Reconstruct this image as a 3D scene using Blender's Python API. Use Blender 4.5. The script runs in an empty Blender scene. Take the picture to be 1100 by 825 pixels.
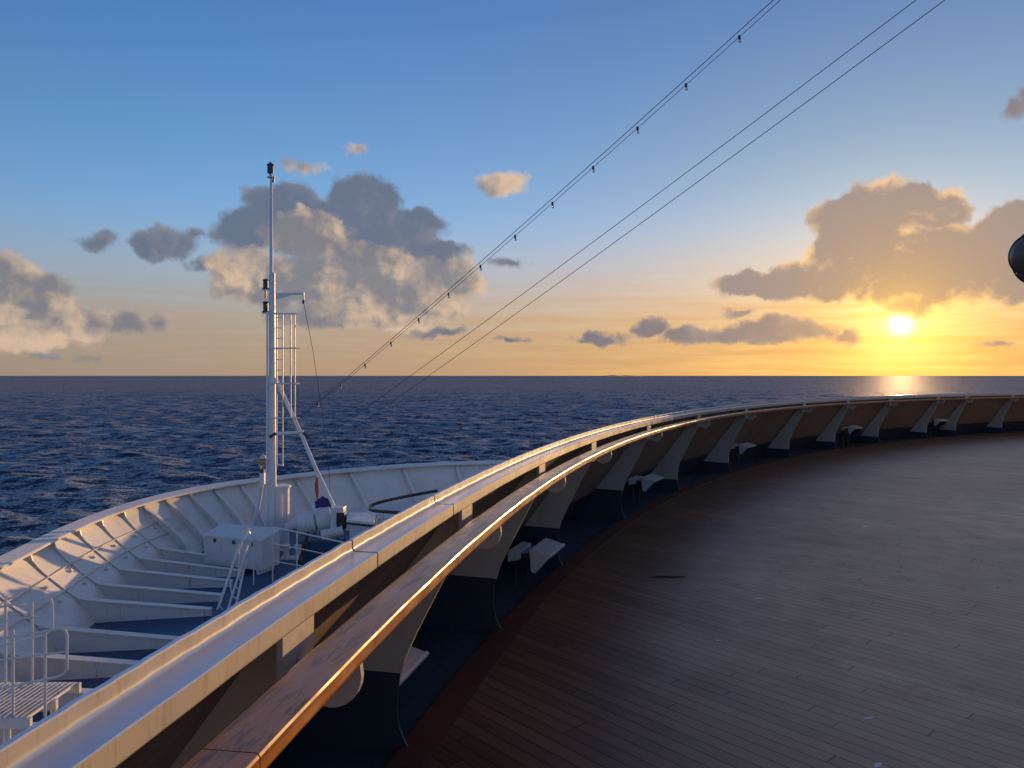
import bpy, bmesh, math, random
import numpy as np
from mathutils import Vector, Matrix
random.seed(7)
rng = np.random.default_rng(11)
R = math.radians
sc = bpy.context.scene
col = sc.collection

# ------------------------------------------------------------------ camera
EYE = 1.65
F = 800.0 / 1100.0                      # focal length in picture widths
cam_d = bpy.data.cameras.new('camera'); cam = bpy.data.objects.new('camera', cam_d); col.objects.link(cam)
cam.location = (0, 0, EYE); cam.rotation_euler = (R(90), 0, 0)
cam_d.sensor_width = 36; cam_d.lens = 36 * F; cam_d.shift_y = -9 / 1100.0
cam_d.clip_start = .05; cam_d.clip_end = 200000
sc.camera = cam

def at(u, v, Y):
    """world point at depth Y seen at survey pixel u, v"""
    return Vector(((u - 550) / 800 * Y, Y, EYE - (v - 403.5) / 800 * Y))

# ------------------------------------------------------------------ node helper
class NT:
    def __init__(s, tree): s.t = tree; s.n = tree.nodes; s.l = tree.links
    def put(s, inp, val):
        if hasattr(val, 'is_output') or isinstance(val, bpy.types.NodeSocket): s.l.new(val, inp)
        elif val is not None:
            if inp.type == 'RGBA' and len(val) == 3: val = (*val, 1)
            inp.default_value = val
    def m(s, op, a, b=None, c=None, clamp=False):
        n = s.n.new('ShaderNodeMath'); n.operation = op; n.use_clamp = clamp
        for i, x in enumerate((a, b, c)):
            if x is not None: s.put(n.inputs[i], x)
        return n.outputs[0]
    def add(s, a, b): return s.m('ADD', a, b)
    def sub(s, a, b): return s.m('SUBTRACT', a, b)
    def mul(s, a, b): return s.m('MULTIPLY', a, b)
    def vm(s, op, a, b=None, out=0):
        n = s.n.new('ShaderNodeVectorMath'); n.operation = op
        s.put(n.inputs[0], a)
        if b is not None:
            if op == 'SCALE': s.put(n.inputs['Scale'], b)
            else: s.put(n.inputs[1], b)
        return n.outputs[out] if op not in ('DOT_PRODUCT', 'LENGTH') else n.outputs['Value']
    def xyz(s, x, y, z=0.0):
        n = s.n.new('ShaderNodeCombineXYZ')
        for i, q in enumerate((x, y, z)): s.put(n.inputs[i], q)
        return n.outputs[0]
    def sep(s, v):
        n = s.n.new('ShaderNodeSeparateXYZ'); s.put(n.inputs[0], v); return n.outputs
    def noise(s, vec, scale, detail=4, rough=.55, out='Fac', dist=0, lac=2.0):
        n = s.n.new('ShaderNodeTexNoise'); n.noise_dimensions = '3D'
        if vec is not None: s.put(n.inputs['Vector'], vec)
        n.inputs['Scale'].default_value = scale; n.inputs['Detail'].default_value = detail
        n.inputs['Roughness'].default_value = rough; n.inputs['Distortion'].default_value = dist
        n.inputs['Lacunarity'].default_value = lac
        return n.outputs[out]
    def ss(s, x, a, b, lo=0.0, hi=1.0, kind='SMOOTHSTEP'):
        n = s.n.new('ShaderNodeMapRange'); n.interpolation_type = kind
        for k, q in zip(range(5), (x, a, b, lo, hi)): s.put(n.inputs[k], q)
        return n.outputs[0]
    def mix(s, f, a, b, mode='MIX'):
        n = s.n.new('ShaderNodeMix'); n.data_type = 'RGBA'; n.blend_type = mode; n.clamp_factor = True
        s.put(n.inputs[0], f); s.put(n.inputs[6], a); s.put(n.inputs[7], b)
        return n.outputs[2]
    def obj(s):
        n = s.n.new('ShaderNodeTexCoord'); return n.outputs['Object']
    def pos(s):
        n = s.n.new('ShaderNodeNewGeometry'); return n.outputs['Position']
    def bump(s, h, strength=.3, dist=.01):
        n = s.n.new('ShaderNodeBump'); n.inputs['Strength'].default_value = strength
        n.inputs['Distance'].default_value = dist; s.put(n.inputs['Height'], h); return n.outputs[0]

def new_mat(name):
    m = bpy.data.materials.new(name); m.use_nodes = True
    nt = NT(m.node_tree); b = m.node_tree.nodes['Principled BSDF']
    return m, nt, b

# ------------------------------------------------------------------ materials
def paint(name, base, rough=.38, dirt=(.30, .24, .18), amt=.35, rust=.0, scale=1.0, bumpy=.12):
    m, t, b = new_mat(name); p = t.pos()
    n1 = t.noise(p, 1.3 * scale, 6, .6); n2 = t.noise(p, 14 * scale, 5, .6); n3 = t.noise(p, 90, 3, .6)
    f = t.mul(t.ss(n1, .45, .75), amt)
    f = t.add(f, t.mul(t.ss(n2, .55, .8), amt * .5))
    c = t.mix(f, base, tuple(base[i] * .55 + dirt[i] * .3 for i in range(3)))
    if rust:
        # rust runs: streaks drawn out along the vertical
        st = t.noise(t.vm('MULTIPLY', p, (9, 9, .9)), 1.0, 5, .65)
        c = t.mix(t.mul(t.ss(st, .58, .72), rust), c, (.24, .10, .035))
    t.put(b.inputs['Base Color'], c)
    t.put(b.inputs['Roughness'], t.ss(n2, .3, .7, rough - .08, rough + .12))
    t.put(b.inputs['Normal'], t.bump(t.add(n2, t.mul(n3, .35)), bumpy, .006))
    return m

M = {}
M['white'] = paint('white_paint', (.66, .66, .65), .40, rust=.35)
M['fore_white'] = paint('bulwark_white_paint', (.74, .715, .665), .45, amt=.5, rust=.5, scale=.5)
M['rail_white'] = paint('railing_white_paint', (.66, .66, .64), .35, amt=.15)
M['mast'] = paint('mast_white_paint', (.74, .76, .77), .38, amt=.3, rust=.25, scale=.6)
M['house'] = paint('deckhouse_white_paint', (.82, .81, .78), .5, amt=.15)
M['blue_deck'] = paint('blue_deck_paint', (.022, .075, .165), .5, dirt=(.1, .12, .14), amt=.5)
M['black'] = paint('black_rubber', (.02, .02, .022), .5, amt=.1)
M['dark'] = paint('dark_grey_metal', (.055, .055, .06), .45, amt=.2)
M['wire'] = paint('wire_rope', (.075, .095, .135), .8, amt=.1)
M['tan'] = paint('tan_brass', (.50, .34, .18), .38, amt=.3)
M['purple'] = paint('purple_canvas', (.05, .025, .16), .8, amt=.2)
M['red'] = paint('faded_red_cloth', (.42, .11, .08), .8, amt=.2)
M['brown_rail'] = paint('dark_brown_rail', (.055, .033, .022), .3, amt=.2)
M['green_grey'] = paint('green_grey_shell', (.11, .095, .07), .4, amt=.3)
M['fixture'] = paint('fixture_white', (.62, .63, .64), .4, amt=.25)

# cap of the bulwark: thick white gloss paint, sky blue put into the colour of the flats, with runs, salt and old drips
def cap_mat():
    m, t, b = new_mat('cap_paint'); p = t.pos()
    n1 = t.noise(p, 2.2, 5, .6); n2 = t.noise(p, 28, 4, .6); n3 = t.noise(p, 120, 3, .55)
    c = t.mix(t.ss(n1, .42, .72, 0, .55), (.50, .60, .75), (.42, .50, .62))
    c = t.mix(t.ss(n2, .6, .78, 0, .5), c, (.42, .38, .33))
    # upright faces: warm light tinted into the tan base, then old drips and runs
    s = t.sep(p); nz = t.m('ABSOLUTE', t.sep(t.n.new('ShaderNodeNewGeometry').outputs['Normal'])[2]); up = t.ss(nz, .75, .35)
    arc = t.mul(t.m('ARCTAN2', t.sub(s[1], -2.738), t.sub(25.803, s[0])), 26.7)
    run = t.noise(t.xyz(t.mul(arc, 55), t.mul(s[2], 5), 0.0), 1.0, 4, .65); run2 = t.noise(t.xyz(t.mul(arc, 16), t.mul(s[2], 3), 5.0), 1.0, 4, .65)
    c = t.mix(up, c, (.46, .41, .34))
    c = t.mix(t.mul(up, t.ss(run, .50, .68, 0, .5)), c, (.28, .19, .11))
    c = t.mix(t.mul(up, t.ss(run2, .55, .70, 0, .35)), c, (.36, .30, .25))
    t.put(b.inputs['Base Color'], c)
    t.put(b.inputs['Roughness'], t.add(t.ss(n1, .3, .7, .24, .36), t.mul(up, .22)))
    t.put(b.inputs['Normal'], t.bump(t.add(t.mul(n2, .5), t.mul(n3, .10)), .10, .006))
    t.put(b.inputs['Coat Weight'], t.m('MULTIPLY_ADD', up, -.45, .45)); b.inputs['Specular IOR Level'].default_value = .35; b.inputs['Coat Roughness'].default_value = .22; b.inputs['Coat IOR'].default_value = 1.6
    return m
M['cap'] = cap_mat()

# cream bulwark plating, its foot painted in the waterway blue with a hand-cut wavy edge
def bulwark_mat():
    m, t, b = new_mat('bulwark_cream_paint'); p = t.pos(); z = t.sep(p)[2]
    n1 = t.noise(p, 1.1, 5, .6); n2 = t.noise(p, 11, 5, .6)
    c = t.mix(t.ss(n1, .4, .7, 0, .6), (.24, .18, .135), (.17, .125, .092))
    st = t.noise(t.vm('MULTIPLY', p, (10, 10, .8)), 1.0, 5, .65)
    c = t.mix(t.ss(st, .62, .75, 0, .5), c, (.25, .12, .06))
    edge = t.add(z, t.mul(t.sub(n2, .5), .05))
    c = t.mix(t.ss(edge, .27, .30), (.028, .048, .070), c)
    t.put(b.inputs['Base Color'], c); t.put(b.inputs['Roughness'], t.ss(n2, .3, .7, .4, .6))
    t.put(b.inputs['Normal'], t.bump(n2, .15, .006))
    return m
M['bulwark'] = bulwark_mat()
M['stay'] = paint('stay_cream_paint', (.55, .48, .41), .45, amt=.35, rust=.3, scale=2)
M['foot'] = paint('foot_dark_paint', (.028, .048, .070), .5, dirt=(.03, .03, .03), amt=.4)
M['gutter'] = paint('waterway_blue_paint', (.050, .085, .120), .42, dirt=(.04, .04, .04), amt=.5)

CX, CY = 25.803, -2.738
def wob(th): return .0769 * math.sin(4 * th) - .0095 * math.sin(8 * th)
def P(r, th, z):
    rr = r + (wob(th) if th < 1.178 else wob(1.178) + (th - 1.178) * 0)
    return Vector((CX - rr * math.cos(th), CY + rr * math.sin(th), z))

# varnished teak handrail: grain follows the rail round the arc
def teak():
    m, t, b = new_mat('varnished_teak'); p = t.pos(); s = t.sep(p)
    dx = t.sub(CX, s[0]); dy = t.sub(s[1], CY)
    th = t.m('ARCTAN2', dy, dx); rad = t.m('SQRT', t.add(t.mul(dx, dx), t.mul(dy, dy)))
    g = t.xyz(t.mul(th, 26.5 * 1.6), t.mul(rad, 60), t.mul(s[2], 60))
    n = t.noise(g, 1.0, 7, .62, dist=.6); w = t.noise(p, 9, 6, .65); w2 = t.noise(g, .35, 4, .6)
    c = t.mix(t.ss(n, .3, .7), (.22, .072, .012), (.52, .20, .034))
    c = t.mix(t.ss(w2, .4, .65, 0, .7), c, (.30, .10, .017))
    flat = t.ss(t.sep(t.n.new('ShaderNodeNewGeometry').outputs['Normal'])[2], .5, .95)
    stk = t.noise(t.xyz(t.mul(th, 26.5 * 6), t.mul(rad, 34), 2.0), 1.0, 5, .65)
    c = t.mix(t.mul(flat, t.ss(w, .36, .66, .55, .95)), c, (.34, .175, .075))
    c = t.mix(t.mul(flat, t.ss(stk, .48, .64, 0, .8)), c, (.060, .030, .016))
    t.put(b.inputs['Base Color'], c)
    t.put(b.inputs['Roughness'], t.ss(w, .3, .7, .32, .58))
    t.put(b.inputs['Normal'], t.bump(t.add(n, t.mul(w, .6)), .22, .003))
    t.put(b.inputs['Coat Weight'], t.mul(flat, .45)); b.inputs['Coat Roughness'].default_value = .25
    return m
M['teak'] = teak()

# planked deck; planks run fore and aft (heading HX, HY), staggered butts, caulked seams, wear
HX, HY = -.665, .747
def deck_mat():
    m, t, b = new_mat('deck_planks'); p = t.pos(); s = t.sep(p)
    al = t.add(t.mul(s[0], HX), t.mul(s[1], HY))
    ac = t.add(t.mul(s[0], HY), t.mul(s[1], -HX))
    W, L = .082, 2.4
    q = t.m('DIVIDE', ac, W); row = t.m('FLOOR', q); fr = t.m('FRACT', q)
    h = t.m('FRACT', t.mul(t.m('SINE', t.mul(row, 12.9898)), 43758.5453))
    qa = t.add(t.m('DIVIDE', al, L), h); colm = t.m('FLOOR', qa); fa = t.m('FRACT', qa)
    seam = t.m('LESS_THAN', t.m('ABSOLUTE', t.sub(fr, .5)), .462)       # 1 on wood
    butt = t.m('LESS_THAN', t.m('ABSOLUTE', t.sub(fa, .5)), .4985)
    wood = t.mul(seam, butt)
    pid = t.m('FRACT', t.mul(t.m('SINE', t.add(t.mul(row, 78.233), t.mul(colm, 37.719))), 24634.634))
    gr = t.noise(t.xyz(t.mul(al, 2.2), t.mul(ac, 70), pid), 1.0, 6, .62)
    wear = t.noise(p, .42, 5, .6); wear2 = t.noise(t.xyz(t.mul(al, .5), t.mul(ac, 1.8), 3.0), 1.0, 6, .65)
    spot = t.noise(p, 3.2, 6, .62); film = t.noise(p, .16, 3, .5)
    rr_ = t.m('SQRT', t.add(t.m('POWER', t.sub(CX, s[0]), 2.0), t.m('POWER', t.sub(s[1], CY), 2.0)))
    off_rail = t.ss(t.add(rr_, t.mul(t.sub(wear, .5), 2.4)), 26.5, 24.3)          # paler away from the rail
    c = t.mix(pid, (.105, .043, .021), (.200, .092, .047))
    c = t.mix(t.ss(gr, .3, .75, 0, .6), c, (.22, .135, .085))
    c = t.mix(t.mul(off_rail, t.ss(wear, .30, .62, .50, .90)), c, t.mix(pid, (.60, .355, .195), (.70, .42, .228)))
    c = t.mix(t.mul(off_rail, t.ss(wear2, .5, .72, 0, .6)), c, (.80, .53, .31))
    c = t.mix(t.ss(spot, .58, .76, 0, .45), c, (.15, .095, .06))
    c = t.mix(wood, t.mix(off_rail, (.03, .022, .018), (.11, .08, .06)), c)
    t.put(b.inputs['Base Color'], c)
    r = t.add(t.ss(wear, .3, .7, .36, .52), t.mul(t.sub(spot, .5), .30))
    r = t.add(r, t.mul(t.sub(wear2, .5), .25))
    t.put(b.inputs['Roughness'], t.m('MAXIMUM', r, .22))
    hgt = t.add(t.mul(wood, .5), t.add(t.mul(gr, .22), t.mul(spot, .2)))
    t.put(b.inputs['Normal'], t.bump(hgt, .35, .004))
    b.inputs['Specular IOR Level'].default_value = .27
    return m
M['deck'] = deck_mat()
def margin_mat():
    m, t, b = new_mat('margin_boards'); p = t.pos(); s = t.sep(p)
    dx = t.sub(CX, s[0]); dy = t.sub(s[1], CY)
    th = t.m('ARCTAN2', dy, dx); rad = t.m('SQRT', t.add(t.mul(dx, dx), t.mul(dy, dy)))
    n = t.noise(t.xyz(t.mul(th, 26 * 2), t.mul(rad, 60), 0.0), 1.0, 6, .6); w = t.noise(p, 1.1, 5, .6)
    c = t.mix(n, (.085, .024, .013), (.13, .042, .024)); c = t.mix(t.ss(w, .5, .75, 0, .5), c, (.09, .045, .03))
    t.put(b.inputs['Base Color'], c); t.put(b.inputs['Roughness'], t.ss(w, .3, .7, .5, .68))
    t.put(b.inputs['Normal'], t.bump(n, .3, .003))
    return m
M['margin'] = margin_mat()

def sea_mat():
    m, t, b = new_mat('sea_water'); p = t.pos()
    q = t.vm('MULTIPLY', p, (1, 1, 0))
    f = t.noise(q, .012, 4, .55)
    ge = t.n.new('ShaderNodeNewGeometry'); nrm = ge.outputs['Normal']
    a = t.vm('SUBTRACT', t.noise(t.vm('MULTIPLY', q, (.20, .32, 1)), 1.0, 3, .6, 'Color'), (.5, .5, .5))
    c = t.vm('SUBTRACT', t.noise(q, 1.5, 4, .65, 'Color'), (.5, .5, .5))
    gust = t.ss(t.noise(t.vm('MULTIPLY', q, (.008, .02, 1)), 1.0, 4, .6), .3, .7, .75, 1.25)
    sl_ = t.vm('ADD', t.vm('MULTIPLY', a, (1.1, 1.3, 0)), t.vm('MULTIPLY', c, (1.0, 1.15, 0)))
    nw = t.vm('NORMALIZE', t.vm('ADD', nrm, t.vm('SCALE', sl_, t.mul(gust, 1.75))))
    m.node_tree.nodes.remove(b)
    df = t.n.new('ShaderNodeBsdfDiffuse'); t.put(df.inputs['Color'], t.mix(t.ss(f, .35, .65), (.008, .026, .060), (.011, .034, .076)))
    gl = t.n.new('ShaderNodeBsdfGlossy'); gl.inputs['Roughness'].default_value = .62; gl.inputs['Color'].default_value = (.92, .96, 1, 1); t.put(gl.inputs['Normal'], nw)
    fr = t.n.new('ShaderNodeFresnel'); fr.inputs['IOR'].default_value = 1.333; t.put(fr.inputs['Normal'], nw)
    mx = t.n.new('ShaderNodeMixShader'); t.put(mx.inputs[0], t.mul(fr.outputs[0], .52)); t.l.new(df.outputs[0], mx.inputs[1]); t.l.new(gl.outputs[0], mx.inputs[2])
    t.l.new(mx.outputs[0], t.n['Material Output'].inputs['Surface'])
    return m
M['sea'] = sea_mat()
def glass_mat():
    m, t, b = new_mat('lamp_glass'); b.inputs['Base Color'].default_value = (.8, .78, .72, 1)
    b.inputs['Roughness'].default_value = .08; b.inputs['Transmission Weight'].default_value = .35
    return m
M['bulb'] = glass_mat()
def window_mat():
    m, t, b = new_mat('window_glass'); n = t.noise(t.pos(), .8, 2, .5)
    t.put(b.inputs['Base Color'], t.mix(n, (.01, .013, .017), (.02, .025, .03))); b.inputs['Roughness'].default_value = .06
    return m
M['window'] = window_mat()
def isle_mat():
    m, t, b = new_mat('island_scrub'); n = t.noise(t.pos(), .004, 4, .6)
    t.put(b.inputs['Base Color'], t.mix(n, (.05, .06, .05), (.10, .10, .09))); b.inputs['Roughness'].default_value = .9
    return m
M['isle'] = isle_mat()

# ------------------------------------------------------------------ mesh helpers
class MB:
    def __init__(s): s.v = []; s.f = []; s.smooth = []
    def quadgrid(s, rows, close_u=False, smooth=True):
        """rows: list of equal length point lists"""
        o = len(s.v); n = len(rows[0])
        for r_ in rows: s.v += [tuple(p) for p in r_]
        for i in range(len(rows) - 1):
            for j in range(n if close_u else n - 1):
                k = (j + 1) % n
                s.f.append((o + i * n + j, o + i * n + k, o + (i + 1) * n + k, o + (i + 1) * n + j)); s.smooth.append(smooth)
        return o
    def face(s, pts, smooth=False):
        o = len(s.v); s.v += [tuple(p) for p in pts]; s.f.append(tuple(range(o, o + len(pts)))); s.smooth.append(smooth)
    def tube(s, pts, r, n=8, cap=True, closed=False):
        pts = [Vector(p) for p in pts]; rows = []; m = len(pts)
        prev = None
        for i, p in enumerate(pts):
            if closed: d = pts[(i + 1) % m] - pts[i - 1]
            else: d = pts[min(i + 1, m - 1)] - pts[max(i - 1, 0)]
            d.normalize()
            if prev is None:
                a = Vector((0, 0, 1)) if abs(d.z) < .9 else Vector((1, 0, 0))
                x = d.cross(a).normalized()
            else: x = (prev - d * prev.dot(d)).normalized()
            prev = x; y = d.cross(x)
            rr = r[i] if hasattr(r, '__len__') else r
            rows.append([p + (x * math.cos(2 * math.pi * k / n) + y * math.sin(2 * math.pi * k / n)) * rr for k in range(n)])
        if closed: rows.append(rows[0])
        s.quadgrid(rows, True)
        if cap and not closed: s.face(rows[0][::-1]); s.face(rows[-1])
    def box(s, c, size, ax=None, bev=0.0):
        """box centred at c; ax = three axis vectors"""
        c = Vector(c); ax = ax or (Vector((1, 0, 0)), Vector((0, 1, 0)), Vector((0, 0, 1)))
        hx, hy, hz = (q / 2 for q in size)
        def pt(i, j, k): return c + ax[0] * hx * i + ax[1] * hy * j + ax[2] * hz * k
        b = {(i, j, k): pt(i, j, k) for i in (-1, 1) for j in (-1, 1) for k in (-1, 1)}
        for q in (((-1, -1, -1), (-1, 1, -1), (1, 1, -1), (1, -1, -1)), ((-1, -1, 1), (1, -1, 1), (1, 1, 1), (-1, 1, 1)),
                  ((-1, -1, -1), (1, -1, -1), (1, -1, 1), (-1, -1, 1)), ((1, 1, -1), (-1, 1, -1), (-1, 1, 1), (1, 1, 1)),
                  ((-1, 1, -1), (-1, -1, -1), (-1, -1, 1), (-1, 1, 1)), ((1, -1, -1), (1, 1, -1), (1, 1, 1), (1, -1, 1))):
            s.face([b[x] for x in q])
    def prism(s, pts, off):
        """polygon pts extruded by vector off"""
        off = Vector(off); a = [Vector(p) for p in pts]; b = [p + off for p in a]; n = len(a)
        s.face(a[::-1]); s.face(b)
        for i in range(n): s.face([a[i], a[(i + 1) % n], b[(i + 1) % n], b[i]])
    def lathe(s, base, axis, prof, n=20):
        """prof: (distance along axis, radius)"""
        axis = Vector(axis).normalized(); a = Vector((0, 0, 1)) if abs(axis.z) < .9 else Vector((1, 0, 0))
        x = axis.cross(a).normalized(); y = axis.cross(x); base = Vector(base)
        s.quadgrid([[base + axis * d + (x * math.cos(2 * math.pi * k / n) + y * math.sin(2 * math.pi * k / n)) * max(r_, 1e-4) for k in range(n)] for d, r_ in prof], True)
    def build(s, name, mat, parent=None, bevel=0.0, origin=None):
        me = bpy.data.meshes.new(name); me.from_pydata(s.v, [], s.f)
        me.polygons.foreach_set('use_smooth', s.smooth)
        bm = bmesh.new(); bm.from_mesh(me); bmesh.ops.remove_doubles(bm, verts=bm.verts, dist=1e-5)
        bmesh.ops.recalc_face_normals(bm, faces=bm.faces); bm.to_mesh(me); bm.free()
        if any(s.smooth):
            try: me.set_sharp_from_angle(angle=R(26))
            except Exception: pass
        me.materials.append(M[mat] if isinstance(mat, str) else mat)
        o = bpy.data.objects.new(name, me); col.objects.link(o)
        if origin is not None:
            me.transform(Matrix.Translation(-Vector(origin))); o.location = origin
        if parent: attach(o, parent)
        if bevel:
            b = o.modifiers.new('bevel', 'BEVEL'); b.width = bevel; b.segments = 2; b.limit_method = 'ANGLE'; b.angle_limit = R(40)
        return o
def worldloc(o):
    l = Vector(o.location)
    while o.parent: o = o.parent; l = l + Vector(o.location)
    return l
def attach(o, parent):
    w = worldloc(o); o.parent = parent; o.location = w - worldloc(parent)
def tag(o, label=None, cat=None, group=None, kind=None):
    if label: o['label'] = label
    if cat: o['category'] = cat
    if group: o['group'] = group
    if kind: o['kind'] = kind
    return o
def thing(name, loc, label, cat, group=None):
    o = bpy.data.objects.new(name, None); col.objects.link(o); o.location = loc; o.empty_display_size = .2
    return tag(o, label, cat, group)

def sweep(prof, th0, th1, step=.008, closed=True, jitter=None, smooth=False):
    """sweep a (radius, z) outline along the arc of the deck front"""
    mb = MB(); n = max(2, int((th1 - th0) / step) + 1); rows = []
    for i in range(n):
        th = th0 + (th1 - th0) * i / (n - 1)
        rows.append([P(r_ + (jitter(th, r_, z)[0] if jitter else 0), th, z + (jitter(th, r_, z)[1] if jitter else 0)) for r_, z in prof])
    mb.quadgrid(rows, closed, smooth)
    if closed: mb.face(rows[0]); mb.face(rows[-1][::-1])
    return mb

# ------------------------------------------------------------------ sun, world
SAZ, SEL = math.atan(418 / 800.0), R(3.50)
sdir = Vector((math.sin(SAZ) * math.cos(SEL), math.cos(SAZ) * math.cos(SEL), math.sin(SEL)))
sl = bpy.data.lights.new('sun', 'SUN'); so = bpy.data.objects.new('sun', sl); col.objects.link(so)
sl.energy = 2.0; sl.angle = R(.53); sl.color = (1.0, .58, .24)
so.rotation_euler = (-sdir).to_track_quat('-Z', 'Y').to_euler(); so.location = (0, 0, 60)

def d2(u, v):
    x = (u - 550) / 800; z = -(v - 403.5) / 800
    return math.degrees(math.atan(x)), math.degrees(math.atan(z / math.hypot(1, x)))

WORLD_S, EXPO = .1, 1.22
KS = 1.0 / (WORLD_S * 2 ** EXPO)          # picture brightness -> sky radiance
def c3(r_, g_, b_): return (r_ * KS, g_ * KS, b_ * KS)
def build_world():
    w = bpy.data.worlds.new('World'); sc.world = w; w.use_nodes = True
    w.cycles.sampling_method = 'MANUAL'; w.cycles.sample_map_resolution = 512
    t = NT(w.node_tree); bg = w.node_tree.nodes['Background']
    sky = w.node_tree.nodes.new('ShaderNodeTexSky'); sky.sky_type = 'NISHITA'; sky.sun_disc = False
    sky.sun_elevation = SEL; sky.sun_rotation = SAZ; sky.altitude = 0
    sky.air_density = 1.0; sky.dust_density = .9; sky.ozone_density = 2.0
    tc = w.node_tree.nodes.new('ShaderNodeTexCoord'); dirv = t.vm('NORMALIZE', tc.outputs['Generated'])
    s = t.sep(dirv); K = 180 / math.pi
    az = t.mul(t.m('ARCTAN2', s[0], s[1]), K); el = t.mul(t.m('ARCSINE', s[2]), K)
    ang = t.mul(t.m('ARCCOSINE', t.m('MINIMUM', t.vm('DOT_PRODUCT', dirv, tuple(sdir)), 1.0)), K)
    def fall(k): return t.m('POWER', 2.71828, t.mul(ang, -1.0 / k))
    near, nearH = fall(16), fall(30)
    base = t.vm('MULTIPLY', sky.outputs[0], SKY_TINT)
    base = t.vm('SCALE', base, t.m('DIVIDE', 1.0, t.add(1.0, t.mul(near, 3.6))))
    base = t.vm('MULTIPLY', base, t.mix(t.ss(el, 10, 36), (1, 1, 1), (.66, .82, .98)))
    base = t.vm('MULTIPLY', base, t.mix(t.ss(el, 32, 70), (1, 1, 1), (.55, .62, .74)))
    base = t.mix(t.ss(el, 38, 75, 0, .45), base, c3(.34, .29, .27))
    base = t.vm('MULTIPLY', base, t.mix(t.ss(el, 17, 4), (1, 1, 1), (1.18, .98, 1.05)))
    base = t.vm('MULTIPLY', base, t.mix(near, (1, 1, 1), (.84, 1.08, 1.50)))
    streak = t.noise(t.xyz(t.mul(az, .10), t.mul(el, 1.5), 4.0), 1.0, 4, .6)
    hz = t.mul(t.ss(el, 12.5, 1.5), t.ss(streak, .2, .7, .70, .95))
    hcol = t.mix(nearH, c3(.275, .265, .27), c3(.97, .465, .095))
    col_ = t.mix(hz, base, hcol)
    col_ = t.mix(t.mul(t.ss(streak, .5, .72), t.mul(t.ss(el, .4, 1.6), t.ss(el, 7.0, 3.0))), col_, t.vm('SCALE', hcol, 1.15))
    glow = t.m('POWER', 2.71828, t.mul(t.mul(ang, ang), -1 / (2 * 3.6 ** 2)))
    col_ = t.vm('ADD', col_, t.vm('SCALE', c3(.62, .25, .02), glow))
    # ---- clouds: one warped field shared by three families
    v = t.xyz(az, el, 5.3)
    n1c = t.noise(v, .17, 2, .5, 'Color'); w1 = t.vm('SUBTRACT', n1c, (.5, .5, .5)); w2 = t.vm('SUBTRACT', t.noise(v, .62, 3, .55, 'Color'), (.5, .5, .5)); big = t.mul(t.sub(t.noise(v, .24, 3, .5), .5), 1.8)
    warp = t.vm('ADD', t.vm('MULTIPLY', w1, (2.2, 1.4, 0)), t.vm('MULTIPLY', w2, (1.5, 1.3, 0)))
    vw = t.vm('ADD', v, warp)
    def puff(vec):
        f1 = t.noise(vec, .26, 6, .56, lac=2.1)
        vo = t.n.new('ShaderNodeTexVoronoi'); vo.voronoi_dimensions = '2D'; vo.feature = 'SMOOTH_F1'; t.put(vo.inputs['Vector'], vec); vo.inputs['Scale'].default_value = .55
        vo.inputs['Detail'].default_value = 2; vo.inputs['Roughness'].default_value = .6; vo.inputs['Smoothness'].default_value = .5; vo.inputs['Lacunarity'].default_value = 2.3
        return t.add(t.mul(t.sub(f1, .5), 2.9), t.mul(t.sub(.42, vo.outputs['Distance']), .8))
    vb = t.vm('ADD', v, t.vm('MULTIPLY', w2, (1.6, 1.6, 0)))
    pf = puff(vb)
    saz, sel_ = math.degrees(SAZ), math.degrees(SEL)
    dx = t.sub(saz, az); dy = t.sub(sel_, el); ln = t.m('MAXIMUM', t.m('SQRT', t.add(t.mul(dx, dx), t.mul(dy, dy))), 2.0)
    toward = t.xyz(t.m('DIVIDE', t.mul(dx, .55), ln), t.add(t.m('DIVIDE', t.mul(dy, .55), ln), .30), 0.0)
    rel = t.sub(pf, puff(t.vm('ADD', vb, toward)))
    def cover(ells):
        acc = None
        for (u, vv, ru, rv, flat) in ells:
            a, e = d2(u, vv); ra = d2(u + ru, vv)[0] - a; re = d2(u, vv - rv)[1] - e
            n = t.n.new('ShaderNodeVectorMath'); n.operation = 'MULTIPLY_ADD'
            t.put(n.inputs[0], vw); n.inputs[1].default_value = (1 / ra, 1 / re, 0); n.inputs[2].default_value = (-a / ra, -e / re, 0)
            q = n.outputs[0]
            if flat >= 1.5: q = t.vm('MAXIMUM', q, t.vm('MULTIPLY', q, (-1, -flat, 0)))
            d = t.vm('LENGTH', q); k = min(ra, re * 1.5) * 1.5 + .25
            o = t.m('MULTIPLY_ADD', d, -k, k)
            acc = o if acc is None else t.m('SMOOTH_MAX', acc, o, .5)
        return acc
    def layer(col_in, ells, shades, lits, soft, amp, k_rel, k_edge, bias, maxa, k_big, nr):
        cv = cover(ells); c = t.add(t.add(t.m('MINIMUM', cv, 2.6), .30), t.mul(pf, amp))
        alpha = t.mul(t.ss(c, -.15, soft), maxa)
        L = t.ss(t.add(t.add(t.add(t.mul(rel, k_rel), t.mul(big, k_big)), t.mul(t.ss(c, 2.4, .3), k_edge)), bias), 0.0, 1.0)
        return t.mix(alpha, col_in, t.mix(L, t.mix(nr, *shades), t.mix(nr, *lits)))
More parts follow.
